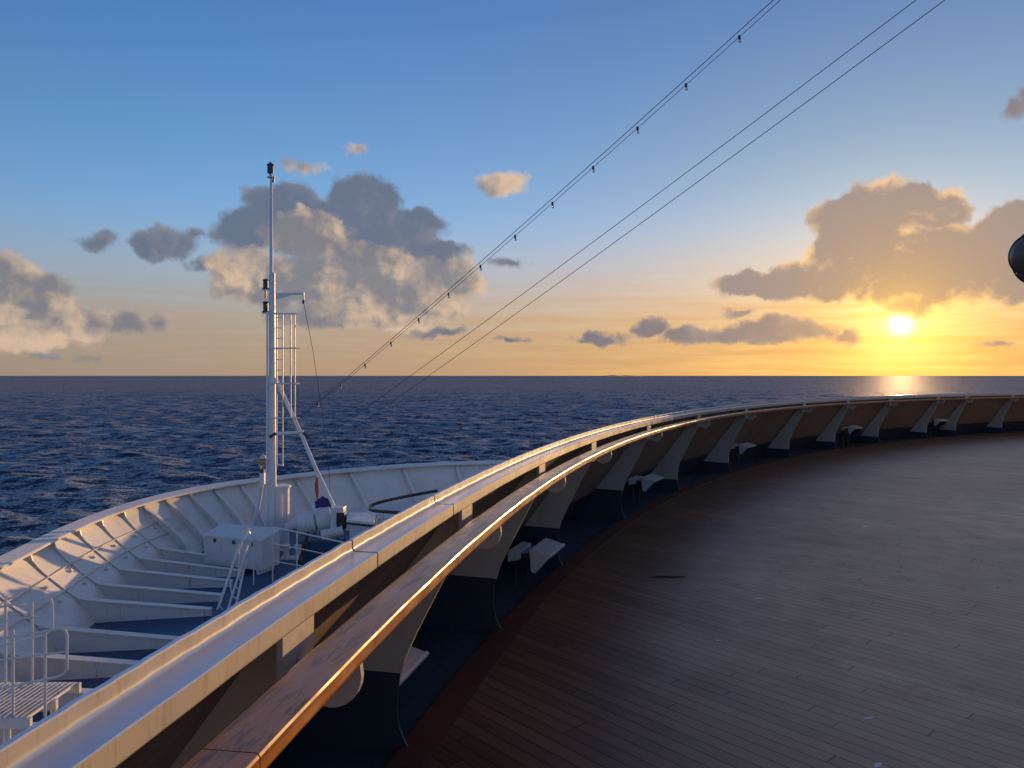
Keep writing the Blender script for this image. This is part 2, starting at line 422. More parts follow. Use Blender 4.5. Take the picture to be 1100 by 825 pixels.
#CLOUDS0
    back = [(800, 304, 44, 18, 1.3), (838, 305, 48, 22, 1.3), (905, 238, 42, 28, 1.3), (955, 224, 66, 34, 1.4), (1000, 228, 50, 28, 1.3), (925, 275, 70, 46, 1.3), (1000, 280, 100, 46, 1.2), (1090, 255, 62, 46, 1.2), (1090, 296, 70, 34, 1.2), (880, 300, 55, 28, 1.3), (950, 308, 60, 20, 1.4), (984, 325, 46, 15, 1.3), (940, 316, 40, 13, 1.3), (1030, 312, 60, 22, 1.4), (1140, 260, 90, 60, 1.2)]
    dark = [(306, 224, 44, 34, 1.3), (268, 252, 40, 32, 1.2), (392, 218, 46, 34, 1.3), (440, 238, 52, 24, 1.3), (350, 246, 70, 34, 1.2), (400, 262, 80, 30, 1.2), (470, 268, 44, 18, 1.4), (238, 288, 40, 12, 1.3),
            (166, 269, 26, 15, 1.3), (190, 264, 26, 20, 1.3), (204, 255, 15, 12, 1.2), (106, 262, 28, 11, 1.4), (1085, 114, 19, 15, 1.2), (1099, 100, 15, 13, 1.2), (552, 282, 22, 7, 1.3),
            (553, 363, 34, 7, 1.6), (470, 357, 44, 7, 1.6), (640, 362, 44, 9, 1.3), (625, 363, 24, 7, 1.3), (735, 362, 34, 11, 1.3), (700, 354, 28, 18, 1.6), (765, 364, 62, 15, 1.8), (850, 358, 72, 19, 1.6), (905, 362, 30, 12, 1.3), (797, 334, 22, 8, 1.4), (1065, 368, 32, 5, 1.3), (60, 384, 26, 4, 1.3)]
    litc = [(330, 258, 56, 32, 1.3), (285, 300, 66, 36, 1.4), (385, 303, 92, 44, 1.3), (380, 340, 112, 26, 1.6), (455, 308, 72, 34, 1.3), (492, 300, 36, 34, 1.2), (450, 336, 60, 20, 1.5),
            (8, 292, 40, 24, 1.3), (30, 325, 66, 40, 1.5), (75, 350, 70, 28, 1.8), (130, 352, 50, 20, 1.8), (172, 347, 18, 18, 1.3), (30, 364, 64, 14, 1.3),
            (537, 197, 26, 15, 1.2), (325, 178, 38, 11, 1.3), (385, 159, 18, 7, 1.2)]
    near6, nearD = fall(6.5), fall(9.5)
    disc = t.m('POWER', 2.71828, t.mul(t.mul(ang, ang), -1 / (2 * .45 ** 2)))
    col_ = t.vm('ADD', col_, t.vm('SCALE', c3(1.0, .85, .45), t.mul(disc, 2.2)))
    col_ = t.vm('ADD', col_, t.vm('SCALE', c3(1.0, .62, .15), t.mul(fall(1.5), .8)))
    col_ = layer(col_, back, (c3(.29, .265, .295), c3(.76, .44, .14)), (c3(.60, .46, .36), c3(2.2, 1.15, .20)), .75, 1.3, .60, .65, -.10, .97, 1.7, near6)
    col_ = layer(col_, dark, (c3(.125, .155, .225), c3(.74, .45, .23)), (c3(.30, .29, .31), c3(1.0, .60, .24)), 1.1, 1.05, .28, .25, .05, .93, .8, nearD)
    col_ = layer(col_, litc, (c3(.195, .20, .235), c3(.56, .45, .38)), (c3(.66, .49, .35), c3(1.25, .78, .38)), 1.5, 1.3, .38, .25, .26, .95, 1.7, near)
    # the glare of the sun in front of the cloud edge
    col_ = t.vm('ADD', col_, t.vm('SCALE', c3(1.0, .80, .36), t.mul(disc, .8)))
    col_ = t.vm('ADD', col_, t.vm('SCALE', c3(1.0, .58, .13), t.mul(fall(1.6), .55)))
    col_ = t.mix(t.ss(s[2], -.012, -.001), tuple(q * KS for q in (.012, .03, .06)), col_)
    t.put(bg.inputs['Color'], col_); bg.inputs['Strength'].default_value = WORLD_S
SKY_TINT = (.80, 1.13, 1.60)
#GEO
# ================================================================== SETTING: sea, island
SEA_Z = -24.0
def make_sea():
    NA, NR = 900, 720
    az = np.radians(np.linspace(-62, 62, NA)); r_ = 45 * (4200 / 45) ** np.linspace(0, 1, NR)
    dr = np.gradient(r_); A, Rr = np.meshgrid(az, r_)
    X = Rr * np.sin(A); Y = Rr * np.cos(A); Z = np.zeros_like(X); DX = np.zeros_like(X); DY = np.zeros_like(X)
    wind = math.radians(205)
    for k in range(96):
        lam = 2.2 * (46 / 2.2) ** rng.random(); th = wind + rng.normal(0, .55); ph = rng.random() * 6.283
        kk = 2 * math.pi / lam; amp = .0125 * lam ** .78 * .56 * (1.0 if lam < 26 else .7)
        cell = np.maximum(np.maximum(dr[:, None], r_[:, None] * (az[1] - az[0])), .01)
        att = np.clip((lam / cell - 2.2) / 2.5, 0, 1)
        q = kk * (X * math.sin(th) + Y * math.cos(th)) + ph
        s_, c_ = np.sin(q), np.cos(q)
        Z += amp * att * s_; DX += amp * att * c_ * math.sin(th) * .8; DY += amp * att * c_ * math.cos(th) * .8
    fade = np.clip((4200 - Rr) / 1400, 0, 1)
    V = np.stack([X + DX * fade, Y + DY * fade, SEA_Z + Z * fade], -1).reshape(-1, 3)
    i = np.arange((NR - 1) * NA).reshape(NR - 1, NA)[:, :-1].ravel()
    q1 = np.stack([i, i + NA, i + NA + 1, i + 1], 1)
    # far flat water to the horizon, and calm water round the ship
    ring = []; o = len(V); n = 240; far = (4200.0, 9000.0, 20000.0, 50000.0, 120000.0)
    for k, rr in enumerate(far):
        a = np.linspace(0, 2 * np.pi, n, endpoint=False) if False else np.radians(np.linspace(-62, 62, n))
        ring.append(np.stack([rr * np.sin(a), rr * np.cos(a), np.full(n, SEA_Z)], 1))
    a2 = np.radians(np.linspace(62, 298, n)); far2 = (2.0, 45.0, 400.0, 4200.0, 50000.0, 120000.0)
    ring2 = [np.stack([rr * np.sin(a2), rr * np.cos(a2), np.full(n, SEA_Z)], 1) for rr in far2]
    a3 = np.radians(np.linspace(-62, 62, n)); ring3 = [np.stack([rr * np.sin(a3), rr * np.cos(a3), np.full(n, SEA_Z)], 1) for rr in (2.0, 45.0)]
    faces = [q1]; allv = [V]
    for rs in (ring, ring2, ring3):
        for k in range(len(rs) - 1):
            j = o + k * n + np.arange(n - 1); faces.append(np.stack([j, j + n, j + n + 1, j + 1], 1))
        allv += rs; o += len(rs) * n
    V = np.concatenate(allv); Fc = np.concatenate(faces)
    me = bpy.data.meshes.new('sea'); me.vertices.add(len(V)); me.vertices.foreach_set('co', V.astype(np.float32).ravel())
    me.loops.add(len(Fc) * 4); me.loops.foreach_set('vertex_index', Fc[:, ::-1].astype(np.int32).ravel())
    me.polygons.add(len(Fc)); me.polygons.foreach_set('loop_start', np.arange(0, len(Fc) * 4, 4, dtype=np.int32))
    me.polygons.foreach_set('use_smooth', np.ones(len(Fc), bool)); me.update(calc_edges=True)
    me.materials.append(M['sea']); ob = bpy.data.objects.new('sea', me); col.objects.link(ob); tag(ob, kind='structure')
make_sea()

mb = MB(); Yi = 21000.0; rows = []
for j in range(5):
    row = []
    for i in range(41):
        u = 652 + 46 * i / 40; t_ = i / 40; hgt = 42 * (math.sin(math.pi * t_) ** .7) * (1 + .25 * math.sin(9 * t_) + .12 * math.sin(23 * t_))
        w_ = [0, .7, 1, .7, 0][j]
        row.append(((u - 550) / 800 * Yi, Yi + 900 * j, SEA_Z - 2 + hgt * w_))
    rows.append(row)
mb.quadgrid(rows); tag(mb.build('hills', 'isle'), kind='structure')

# ================================================================== observation deck
TH0, TH1 = -.22, 1.95
R_WOOD, R_MARG = 26.94, 26.77
mb = MB(); rows = []
ths = [TH0 + (TH1 - TH0) * i / 160 for i in range(161)]
mb.quadgrid([[P(R_MARG, t_, 0) for t_ in ths], [P(16.4, t_, 0) for t_ in ths]], smooth=False)
tag(mb.build('deck', 'deck'), kind='structure')
sw = sweep([(R_WOOD, -.04), (R_WOOD, .002), (R_WOOD - .006, .005), (R_MARG + .004, .005), (R_MARG + .004, -.04)], TH0, TH1, .01)
tag(sw.build('deck_margin', 'margin'), kind='structure')
sw = sweep([(R_WOOD + .001, -.035), (27.75, -.035)], TH0, TH1, .01, closed=False)
tag(sw.build('deck_waterway', 'gutter'), kind='structure')

# ------------------------------------------------------------------ bulwark
bul = thing('bulwark', P(27.4, .55, 0), 'long curved cream bulwark with white cap and varnished wooden handrail edging the deck', 'bulwark')
def bline(z):                       # inner face of the plating: leans inboard going up
    return 27.50 - z * (27.50 - 26.665) / 1.105
prof = [(bline(-.5) - .0, -.5), (bline(0), 0), (bline(.3), .3), (bline(.7), .7), (bline(1.105), 1.105),
        (bline(1.105) + .02, 1.105), (bline(.7) + .02, .7), (bline(.3) + .02, .3), (bline(0) + .02, 0), (bline(-.5) + .02, -.5)]
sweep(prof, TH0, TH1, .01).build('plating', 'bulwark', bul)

# white cap: flat top, hollow fillet up to a raised outer lip, thick inner nosing; built in lengths with open joints
R_CI, R_CO, Z_CAP, Z_LIP = 26.612, 26.7045, 1.133, 1.166
cap_prof = [(R_CI, 1.088), (R_CI - .002, 1.092), (R_CI - .002, Z_CAP - .0025), (R_CI + .0005, Z_CAP), (26.640, Z_CAP - .0004), (26.672, Z_CAP)] + \
    [(26.677 + .012 * math.sin(R(90 * k / 9)), Z_CAP + .012 * (1 - math.cos(R(90 * k / 9)))) for k in range(10)] + \
    [(26.6893, Z_LIP - .003), (26.6915, Z_LIP), (R_CO - .003, Z_LIP), (R_CO, Z_LIP - .003), (R_CO, 1.078), (26.690, 1.078), (26.690, 1.105), (R_CI + .015, 1.105), (R_CI + .015, 1.088)]
def capj(th, r_, z):
    if z < Z_CAP + .003: return ((.0006 * math.sin(th * 26.7 * 9) + .0004 * math.sin(th * 26.7 * 23) if r_ < 26.63 else 0), 0)
    s_ = th * 26.7
    w_ = math.sin(s_ * 31 + 2 * math.sin(s_ * 5.3)) * .0005 + math.sin(s_ * 67 + 1.3 + math.sin(s_ * 11)) * .0005 + math.sin(s_ * 113) * .00025
    return (w_, w_ * .8)
joints = [TH0, .055, .133, .1855, .2165, .325, .45, .58, .70, .82, .95, 1.08, 1.22, 1.37, 1.53, 1.7, TH1]
for a_, b_ in zip(joints[:-1], joints[1:]):
    sweep(cap_prof, a_ + .00022, b_ - .00022, .0009, jitter=capj, smooth=True).build('cap', 'cap', bul)

# teak handrail: flat top, rounded inner edge
hp = [(26.458, 1.018), (26.454, 1.026), (26.454, 1.0515), (26.4565, 1.056), (26.462, 1.058), (26.550, 1.058), (26.558, 1.054), (26.561, 1.046), (26.561, 1.022), (26.555, 1.018)]
def hj(th, r_, z):
    s_ = th * 26.5; w_ = .0005 * math.sin(s_ * 7.3) + .0003 * math.sin(s_ * 19)
    return (w_ if r_ < 26.5 else 0, .0004 * math.sin(s_ * 11) if z > 1.04 else 0)
for a_, b_ in zip([TH0, .148, .275, .41, .55, .70, .86, 1.03, 1.22, 1.42, 1.66], [.148, .275, .41, .55, .70, .86, 1.03, 1.22, 1.42, 1.66, TH1]):
    o = sweep(hp, a_ + .00006, b_ - .00006, .002, jitter=hj, smooth=True).build('handrail', 'teak', bul)

def radial(poly, th, thick):
    mb_ = MB(); c_ = [P(r_, th - thick / 2 / 26.9, z) for r_, z in poly]
    tan = Vector((math.sin(th), math.cos(th), 0))
    mb_.prism(c_, tan * thick); return mb_
def arcpts(cx, cz, r_, a0, a1, n): return [(cx + r_ * math.cos(R(a0 + (a1 - a0) * i / n)), cz + r_ * math.sin(R(a0 + (a1 - a0) * i / n))) for i in range(n + 1)]
stay_face = [(26.612, 1.00), (26.625, .965), (26.665, .90), (26.72, .79), (26.79, .655), (26.86, .52), (26.915, .40), (26.935, .33)]
toe_face = [(26.935, .33), (26.945, .24), (26.948, .16), (26.938, .09), (26.915, .035), (26.88, -.03)]
STH = [-.17, -.115, -.06, -.002, .055, .112, .168, .226, .285, .347, .432, .522, .613, .726, .813, .895, .985, 1.038, 1.12, 1.21, 1.30, 1.39, 1.48, 1.57, 1.66, 1.75, 1.84]
for th in STH:
    zf = .33 if th < .5 else .15                                   # height of the dark painted foot
    whole = stay_face + toe_face[1:]
    upper = [q for q in whole if q[1] > zf + .005]; lower = [q for q in whole if q[1] < zf - .005]
    cut = None
    for (r0, z0), (r1, z1) in zip(whole[:-1], whole[1:]):
        if z0 >= zf >= z1: cut = (r0 + (r1 - r0) * (z0 - zf) / max(z0 - z1, 1e-6), zf)
    web = radial([(26.634, 1.075), (26.634, 1.02), (26.612, 1.0)] + upper[1:] + [cut, (bline(zf) - .001, zf)] + [(bline(z_) - .001, z_) for z_ in (.7, 1.10)], th, .014)
    w = web.build('stay', 'stay', bul)
    ft = radial([(cut[0], zf - .001)] + lower + [(bline(-.03) - .001, -.03), (bline(zf) - .001, zf - .001)], th, .013)
    ft.build('stay_foot', 'foot', w)
    # narrow face bar welded along the curved free edge
    fb = MB(); tan = Vector((math.sin(th), math.cos(th), 0)); edge = upper + [cut]
    rows = [[P(r_, th, z) + tan * (-.010), P(r_, th, z) + tan * .010, P(r_ - .005, th, z - .003) + tan * .010, P(r_ - .005, th, z - .003) + tan * (-.010)] for r_, z in edge]
    fb.quadgrid(rows, True, False); fb.face(rows[0]); fb.face(rows[-1][::-1]); fb.build('face_bar', 'stay', w)
    # rounded lug that carries the handrail
    lug = radial([(26.466, 1.018), (26.462, .985)] + arcpts(26.535, .985, .073, 180, 360, 12)[1:] + [(26.612, 1.018)], th - .0016, .016)
    lg = lug.build('handrail_lug', 'stay', bul)
    # slim post seen between cap and handrail
    post = MB(); rad = Vector((-math.cos(th), math.sin(th), 0))
    pc = [P(26.6135, th - .0045, 0), P(26.6135, th + .0015, 0), P(26.628, th + .0015, 0), P(26.628, th - .0045, 0)]
    post.prism([Vector((q.x, q.y, .93)) for q in pc], (0, 0, 1.0865 - .93))
    post.build('post', 'stay', bul)

# ------------------------------------------------------------------ deck floodlights on the bulwark foot
def floodlight(th, z, rin, label):
    root = thing('floodlight', P(rin + .1, th, 0), label, 'floodlight', 'floodlights along the foot of the bulwark')
    tan = Vector((math.sin(th), math.cos(th), 0)); L = .43
    def sec(poly): return [P(r_, th, zz) - tan * L / 2 for r_, zz in poly]
    b_ = MB(); b_.prism(sec([(rin, z - .012), (rin + .006, z + .004), (rin + .155, z + .045), (rin + .165, z + .03), (rin + .150, z - .135), (rin + .12, z - .145)]), tan * L)
    body = b_.build('housing', 'fixture', root, .004)
    l_ = MB(); l_.prism(sec([(rin - .004, z - .016), (rin - .010, z + .001), (rin + .004, z + .010), (rin + .006, z + .004)]), tan * L); l_.build('lip', 'fixture', root)
    g_ = MB(); a_ = [P(rin + .012, th, z - .026), P(rin + .112, th, z - .142)]
    g_.face([a_[0] - tan * L * .45, a_[0] + tan * L * .45, a_[1] + tan * L * .45, a_[1] - tan * L * .45]); g_.build('lens', 'window', root)
    m_ = MB(); m_.prism(sec([(rin + .25, z - .05), (rin + .255, z + .01), (rin + .33, z + .02), (rin + .345, z - .07)]), tan * L * .8); m_.build('ballast_box', 'fixture', root, .003)
    for s_ in (-1, 1):
        k_ = MB(); k_.box(P(rin + .20, th, z - .03) + tan * s_ * L * .33, (.14, .02, .03), (Vector((-math.cos(th), math.sin(th), 0)), tan, Vector((0, 0, 1))))
        k_.build('yoke', 'dark', root)
        k_ = MB(); k_.tube([P(rin + .30, th, z - .06) + tan * s_ * L * .33, P(rin + .30, th, -.03) + tan * s_ * L * .33], .008); k_.build('leg', 'dark', root)
    k_ = MB(); k_.box(P((rin + .33 + bline(z)) / 2, th, z - .03) - tan * .08, (bline(z) - rin - .33 + .02, .045, .035), (Vector((-math.cos(th), math.sin(th), 0)), tan, Vector((0, 0, 1))))
    k_.build('arm', 'stay', root)
    k_ = MB(); e0 = P(rin + .33, th, z - .02) + tan * .06; e1 = P(bline(.1) - .01, th, .12) + tan * .10
    k_.tube([e0, e0.lerp(e1, .3) - Vector((0, 0, .07)), e0.lerp(e1, .7) - Vector((0, 0, .06)), e1], .007, 6); k_.build('cable', 'black', root)
for th, z, rin, lab in [(.236, .24, 26.98, 'white wedge floodlight nearest the camera, half hidden in shadow under the wooden handrail'),
                        (.327, .27, 26.80, 'white wedge floodlight on its bracket with a bright lip, second from the camera'),
                        (.480, .30, 26.86, 'white wedge floodlight with a pale end at the bulwark foot, third from the camera'),
                        (.6500, .37, 26.88, 'small pale floodlight low on the bulwark, fourth from the camera'),
                        (.8550, .42, 26.90, 'small pale floodlight far round the bulwark, just left of the sun glitter'),
                        (1.016, .44, 26.92, 'farthest small floodlight on the bulwark, right of the sun glitter')]:
    floodlight(th, z, rin, lab)

# chips of pale paint lying on the planks
for u, v, lx, ly, rot in [(815, 643, .055, .012, 20), (929, 565.5, .045, .022, 60), (936, 542, .06, .012, 10), (934, 771.5, .035, .009, 15), (1030, 530, .14, .02, 5), (943, 822, .03, .012, 40), (772, 688, .02, .01, 0)]:
    Yc = EYE * 800 / (v - 403.5); c = at(u, v, Yc); c.z = .0004
    mb = MB(); n = 9; pts = []
    for k in range(n):
        a = 2 * math.pi * k / n; q = .7 + .5 * random.random(); x, y = lx * q * math.cos(a), ly * q * math.sin(a)
        pts.append(c + Vector((x * math.cos(R(rot)) - y * math.sin(R(rot)), x * math.sin(R(rot)) + y * math.cos(R(rot)), 0)))
    mb.prism(pts, (0, 0, .0012)); o = mb.build('paint_chip', 'white', origin=c)
    tag(o, 'small pale fleck lying on the worn brown deck planks', 'paint chip', 'pale flecks on the deck planks')
c = at(717, 620.5, EYE * 800 / 217.0); c.z = .001
mb = MB(); mb.tube([c + Vector((-.14, 0, .004)), c + Vector((-.05, .012, .006)), c + Vector((.06, .004, .006)), c + Vector((.15, .016, .004))], [.003, .007, .007, .003], 6)
tag(mb.build('rubber_strip', 'black', origin=c), 'thin black strip lying on the deck left of centre', 'strip')

# white tiered front of the superstructure behind the viewpoint: it shades the sky astern and throws sunlight back on the deck
ths = [-.75 + 3.3 * i / 60 for i in range(61)]
mb = MB(); wm = MB(); z0 = 0.0
for k, (rw, zs, z1) in enumerate(((16.4, 0.0, 3.0), (15.6, 3.0, 5.8), (14.8, 5.8, 8.6), (14.0, 8.6, 11.4), (13.2, 11.4, 14.2), (12.4, 14.2, 17.0))):
    a_, b_ = zs + .9, zs + 2.1
    for lo, hi in ((zs, a_), (b_, z1)): mb.quadgrid([[P(rw, t_, lo) for t_ in ths], [P(rw, t_, hi) for t_ in ths]], smooth=False)
    mb.quadgrid([[P(rw, t_, z1) for t_ in ths], [P(rw - .8, t_, z1) for t_ in ths]], smooth=False)
    for i in range(0, 60, 2): mb.quadgrid([[P(rw, ths[i], a_), P(rw, ths[i] + .022, a_)], [P(rw, ths[i], b_), P(rw, ths[i] + .022, b_)]], smooth=False)
    wm.quadgrid([[P(rw - .05, t_, a_) for t_ in ths], [P(rw - .05, t_, b_) for t_ in ths]], smooth=False)
dh = mb.build('superstructure', 'house'); tag(dh, kind='structure'); wm.build('window_band', 'window', dh)

# dark rounded housing jutting into the right edge of the view
hc = at(1139, 277, 9.0); root = thing('rounded_housing', hc, 'dark grey-green rounded housing jutting in at the right edge above the rail', 'housing')
axis = Vector((-1, -.35, .02)).normalized(); rr = .385
mb = MB(); mb.lathe(hc, axis, [(-.55, rr * 1.02), (-.02, rr * 1.04), (.18, rr * .99), (.36, rr * .86), (.52, rr * .64), (.63, rr * .42), (.69, rr * .20), (.705, 0)], 40); mb.build('shell', 'green_grey', root)
for d_, q in ((.10, 1.035), (.36, .885), (.55, .60)):
    mb = MB(); x = axis.cross(Vector((0, 0, 1))).normalized(); y = axis.cross(x)
    mb.tube([hc + axis * d_ + (x * math.cos(2 * math.pi * k / 40) + y * math.sin(2 * math.pi * k / 40)) * rr * q for k in range(40)], .012, 6, closed=True); mb.build('band', 'dark', root)
mb = MB(); mb.tube([hc - axis * .5, hc - axis * 4.2], .12, 12); mb.build('arm', 'white', root)

# ================================================================== foredeck
ZC, ZK, ZF = EYE - 5.4, EYE - 7.0, EYE - 7.75           # cap, knee and foredeck heights
def onz(u, v, h): Y = h * 800 / (v - 403.5); return Vector(((u - 550) / 800 * Y, Y, 0))
ctrl = [Vector((-8.2, -2, 0)), Vector((-10.6, 4, 0)), Vector((-12.6, 10, 0)), Vector((-14.1, 16, 0))] + \
       [onz(u, v, 5.4) for u, v in ((0, 602), (50, 577), (100, 555.5), (150, 539), (200, 527), (250, 518.5), (300, 512.5), (350, 507), (400, 502.5), (450, 499), (515, 496.5))] + \
       [Vector((2.5, 47.2, 0)), Vector((7, 47.6, 0)), Vector((12, 46.6, 0)), Vector((17, 44, 0)), Vector((22, 40, 0)), Vector((26.5, 35, 0)), Vector((30, 30, 0))]
def catmull(pts, n):
    out = []
    for i in range(len(pts) - 1):
        p0, p1, p2, p3 = pts[max(i - 1, 0)], pts[i], pts[i + 1], pts[min(i + 2, len(pts) - 1)]
        for k in range(n):
            t_ = k / n
            out.append(.5 * ((2 * p1) + (p2 - p0) * t_ + (2 * p0 - 5 * p1 + 4 * p2 - p3) * t_ ** 2 + (3 * p1 - p0 - 3 * p2 + p3) * t_ ** 3))
    return out + [pts[-1].copy()]
line = catmull(ctrl, 12)
for _ in range(10): line = [line[0]] + [(line[i - 1] + line[i] * 2 + line[i + 1]) / 4 for i in range(1, len(line) - 1)] + [line[-1]]
acc = [0.0]
for i in range(1, len(line)): acc.append(acc[-1] + (line[i] - line[i - 1]).length)
LEN = acc[-1]
def ol(s_):
    s_ = min(max(s_, 0), LEN - 1e-4); i = max(k for k in range(len(acc) - 1) if acc[k] <= s_)
    t_ = (s_ - acc[i]) / (acc[i + 1] - acc[i]); p = line[i].lerp(line[i + 1], t_)
    a, b = line[max(i - 1, 0)], line[min(i + 2, len(line) - 1)]; d = (b - a).normalized()
    return p, d, Vector((d.y, -d.x, 0))                    # point, along, inboard
def near_s(pt):                                            # arc length of the outline point closest to pt
    return min(range(len(line)), key=lambda i: (line[i] - Vector((pt.x, pt.y, 0))).length)
def FP(s_, d, z): p, a, n = ol(s_); q = p + n * d; return Vector((q.x, q.y, z))
NS = 220; ss_ = [LEN * i / NS for i in range(NS + 1)]
S_ = lambda u, v: acc[near_s(onz(u, v, 5.4))]
fb = thing('foredeck_bulwark', FP(LEN * .35, 0, ZF), 'white flared bow bulwark of the lower foredeck with a broad cap and many ribs', 'bulwark')
# inner lining, flared: (inboard distance, height)
lin = [(.06, ZC - .02), (.22, ZC - .25), (.62, ZC - .70), (1.15, ZC - 1.18), (1.62, ZK), (1.95, ZK - .35), (2.15, ZF)]
mb = MB(); mb.quadgrid([[FP(s_, d, z) for s_ in ss_] for d, z in lin]); mb.build('plating', 'fore_white', fb)
mb = MB(); rows = [[FP(s_, d, z) for s_ in ss_] for d, z in ((-.12, ZC - .10), (-.12, ZC + .06), (-.08, ZC + .085), (.40, ZC - .01), (.43, ZC - .035), (.42, ZC - .09), (.06, ZC - .07))]
mb.quadgrid(rows, False, False); mb.build('cap', 'fore_white', fb)
for d, z in ((.78, ZC - .84), (1.24, ZC - 1.27)):
    mb = MB(); w_ = .10; s1_ = S_(168, 534); ssl = [q for q in ss_ if q < s1_]
    rows = [[FP(s_, q, zz) for s_ in ssl] for q, zz in ((d - .10, z + .012), (d + w_, z + .012), (d + w_, z - .004), (d - .02, z - .02))]
    mb.quadgrid(rows, False, False); mb.build('stringer', 'fore_white', fb)
def rib(s_, bar, parent):
    p, al, n = ol(s_)
    def q(d, z, o=0.0): v_ = p + n * d + al * o; return Vector((v_.x, v_.y, z))
    off = .035 if bar else .30
    inner = [(lin[0][0] + .26, ZC - .095), (.32, ZC - .25), (.62 + off * .9, ZC - .70 + off * .35), (1.15 + off * .85, ZC - 1.18 + off * .5), (1.62 + off * .75, ZK + off * .75)]
    tail = [(5.6, ZF + .22)] if bar else [(1.62 + .5, ZK - .15), (2.35, ZF + .02)]
    inner = inner + tail
    outer = [(d + .004, z) for d, z in lin]
    if bar: outer = outer + [(5.6, ZF)]
    # web
    mb_ = MB(); t_ = .010
    m_ = min(len(inner), len(outer))
    def rs(pts, k):
        L_ = [0.0]
        for a, b in zip(pts[:-1], pts[1:]): L_.append(L_[-1] + math.hypot(b[0] - a[0], b[1] - a[1]))
        o_ = []
        for i in range(k):
            x = L_[-1] * i / (k - 1); j = max(j for j in range(len(L_) - 1) if L_[j] <= x + 1e-9); f_ = (x - L_[j]) / (L_[j + 1] - L_[j])
            o_.append((pts[j][0] + (pts[j + 1][0] - pts[j][0]) * f_, pts[j][1] + (pts[j + 1][1] - pts[j][1]) * f_))
        return o_
    ri, ro = rs(inner, 24), rs(outer, 24)
    for sgn in (-1, 1): mb_.quadgrid([[q(d, z, sgn * t_) for d, z in ri], [q(d, z, sgn * t_) for d, z in ro]], smooth=False)
    # flange along the free edge
    W_ = .10 if not bar else .075
    ww = [W_ if not bar else (.03 if d < 1.5 else min(.14, .03 + (d - 1.5) * .16)) for d, z in ri]
    rows = [[q(d, z, -w__) for (d, z), w__ in zip(ri, ww)], [q(d, z, w__) for (d, z), w__ in zip(ri, ww)]]
    up = [q(d, z + .02, -w__) for (d, z), w__ in zip(ri, ww)]; up2 = [q(d, z + .02, w__) for (d, z), w__ in zip(ri, ww)]
    mb_.quadgrid([rows[0], up, up2, rows[1], rows[0]], smooth=False)
    mb_.build('rib', 'fore_white', parent)
rib_pos = []
known = [S_(u, v) for u, v in ((0, 614), (40, 592), (69, 578), (94, 566), (119, 556), (146, 547))]
first = known[0]
sp = (known[-1] - known[0]) / (len(known) - 1)
s_ = known[0]
while s_ > 2: s_ -= sp; rib_pos.append((s_, True))
rib_pos += [(k, True) for k in known]
s_ = known[-1]; k = 0
while s_ + sp * .95 < LEN - 1:
    s_ += sp * (.82 if k < 7 else 1.75); k += 1; rib_pos.append((s_, False))
for s_, bar in rib_pos: rib(s_, bar, fb)
for (s_, bar), (s2_, _) in zip(rib_pos, rib_pos[1:]):
    if bar:
        for f_, d, z in ((.75, .98, ZC - 1.03), (.7, 1.44, ZC - 1.43)):
            p_ = FP(s_ + (s2_ - s_) * f_, d + .02, z + .03); mb = MB(); mb.lathe(p_, ol(s_)[2] + Vector((0, 0, .8)), [(-.02, .0), (-.02, .06), (.05, .06), (.05, 0)], 10); mb.build('pad_eye', 'fore_white', fb)
# foredeck plating
mb = MB(); cen = Vector((5, 22, ZF)); cen2 = Vector((14, 10, ZF))
inn = [FP(s_, 1.9, ZF) for s_ in ss_]
mb.face(inn + [Vector((30, 24, ZF)), Vector((10, 5, ZF)), Vector((-2, -4, ZF))]); tag(mb.build('foredeck', 'blue_deck'), kind='structure')
# hull side below the bulwark and front of the superstructure under the observation deck
mb = MB(); rows = []
for z, d in ((ZC - .08, -.03), (ZC - 3, .9), (ZC - 8, 2.6), (ZC - 14, 4.5), (SEA_Z - 2, 6.0)): rows.append([FP(s_, d, z) for s_ in ss_])
mb.quadgrid(rows); tag(mb.build('hull', 'fore_white'), kind='structure')
sw = sweep([(27.74, -.036), (27.74, -.3), (28.5, ZF - .05)], TH0, TH1, .02, closed=False); tag(sw.build('superstructure_front', 'fore_white'), kind='structure')

# ------------------------------------------------------------------ mast
YM = 33.0
def m3(u, v, dy=0): return at(u, v, YM + dy)
mb0 = m3(292, 590); mast = thing('mast', Vector((mb0.x, YM, ZF)), 'tall white signal mast with ladder and slanting brace on the foredeck', 'mast')
px = YM / 800
def tubep(name, pts, r_, mat, parent, n=10): m_ = MB(); m_.tube(pts, r_, n); return m_.build(name, mat, parent)
base = m3(292.5, 590); base.z = ZF
tubep('pole', [Vector((base.x, YM, ZF)), m3(292.3, 410), m3(292.3, 293)], [.20, .148, .13], 'mast', mast, 16)
tubep('topmast', [m3(291.4, 296), m3(291.4, 189)], [.082, .058], 'mast', mast, 12)
m_ = MB(); m_.lathe(m3(291.3, 191), (0, 0, 1), [(0, 0), (0, .17), (.05, .17), (.05, .07), (.12, .07), (.12, 0)], 16); m_.build('top_platform', 'mast', mast)
m_ = MB(); m_.lathe(m3(290.5, 186), (0, 0, 1), [(-.1, .05), (0, .06), (0, .13), (.06, .14), (.30, .13), (.34, .16), (.38, .15), (.46, .05), (.5, 0)], 16); m_.build('masthead_lamp', 'dark', mast)
tubep('bracket', [m3(293.5, 196), m3(294.5, 189)], .04, 'dark', mast, 6)
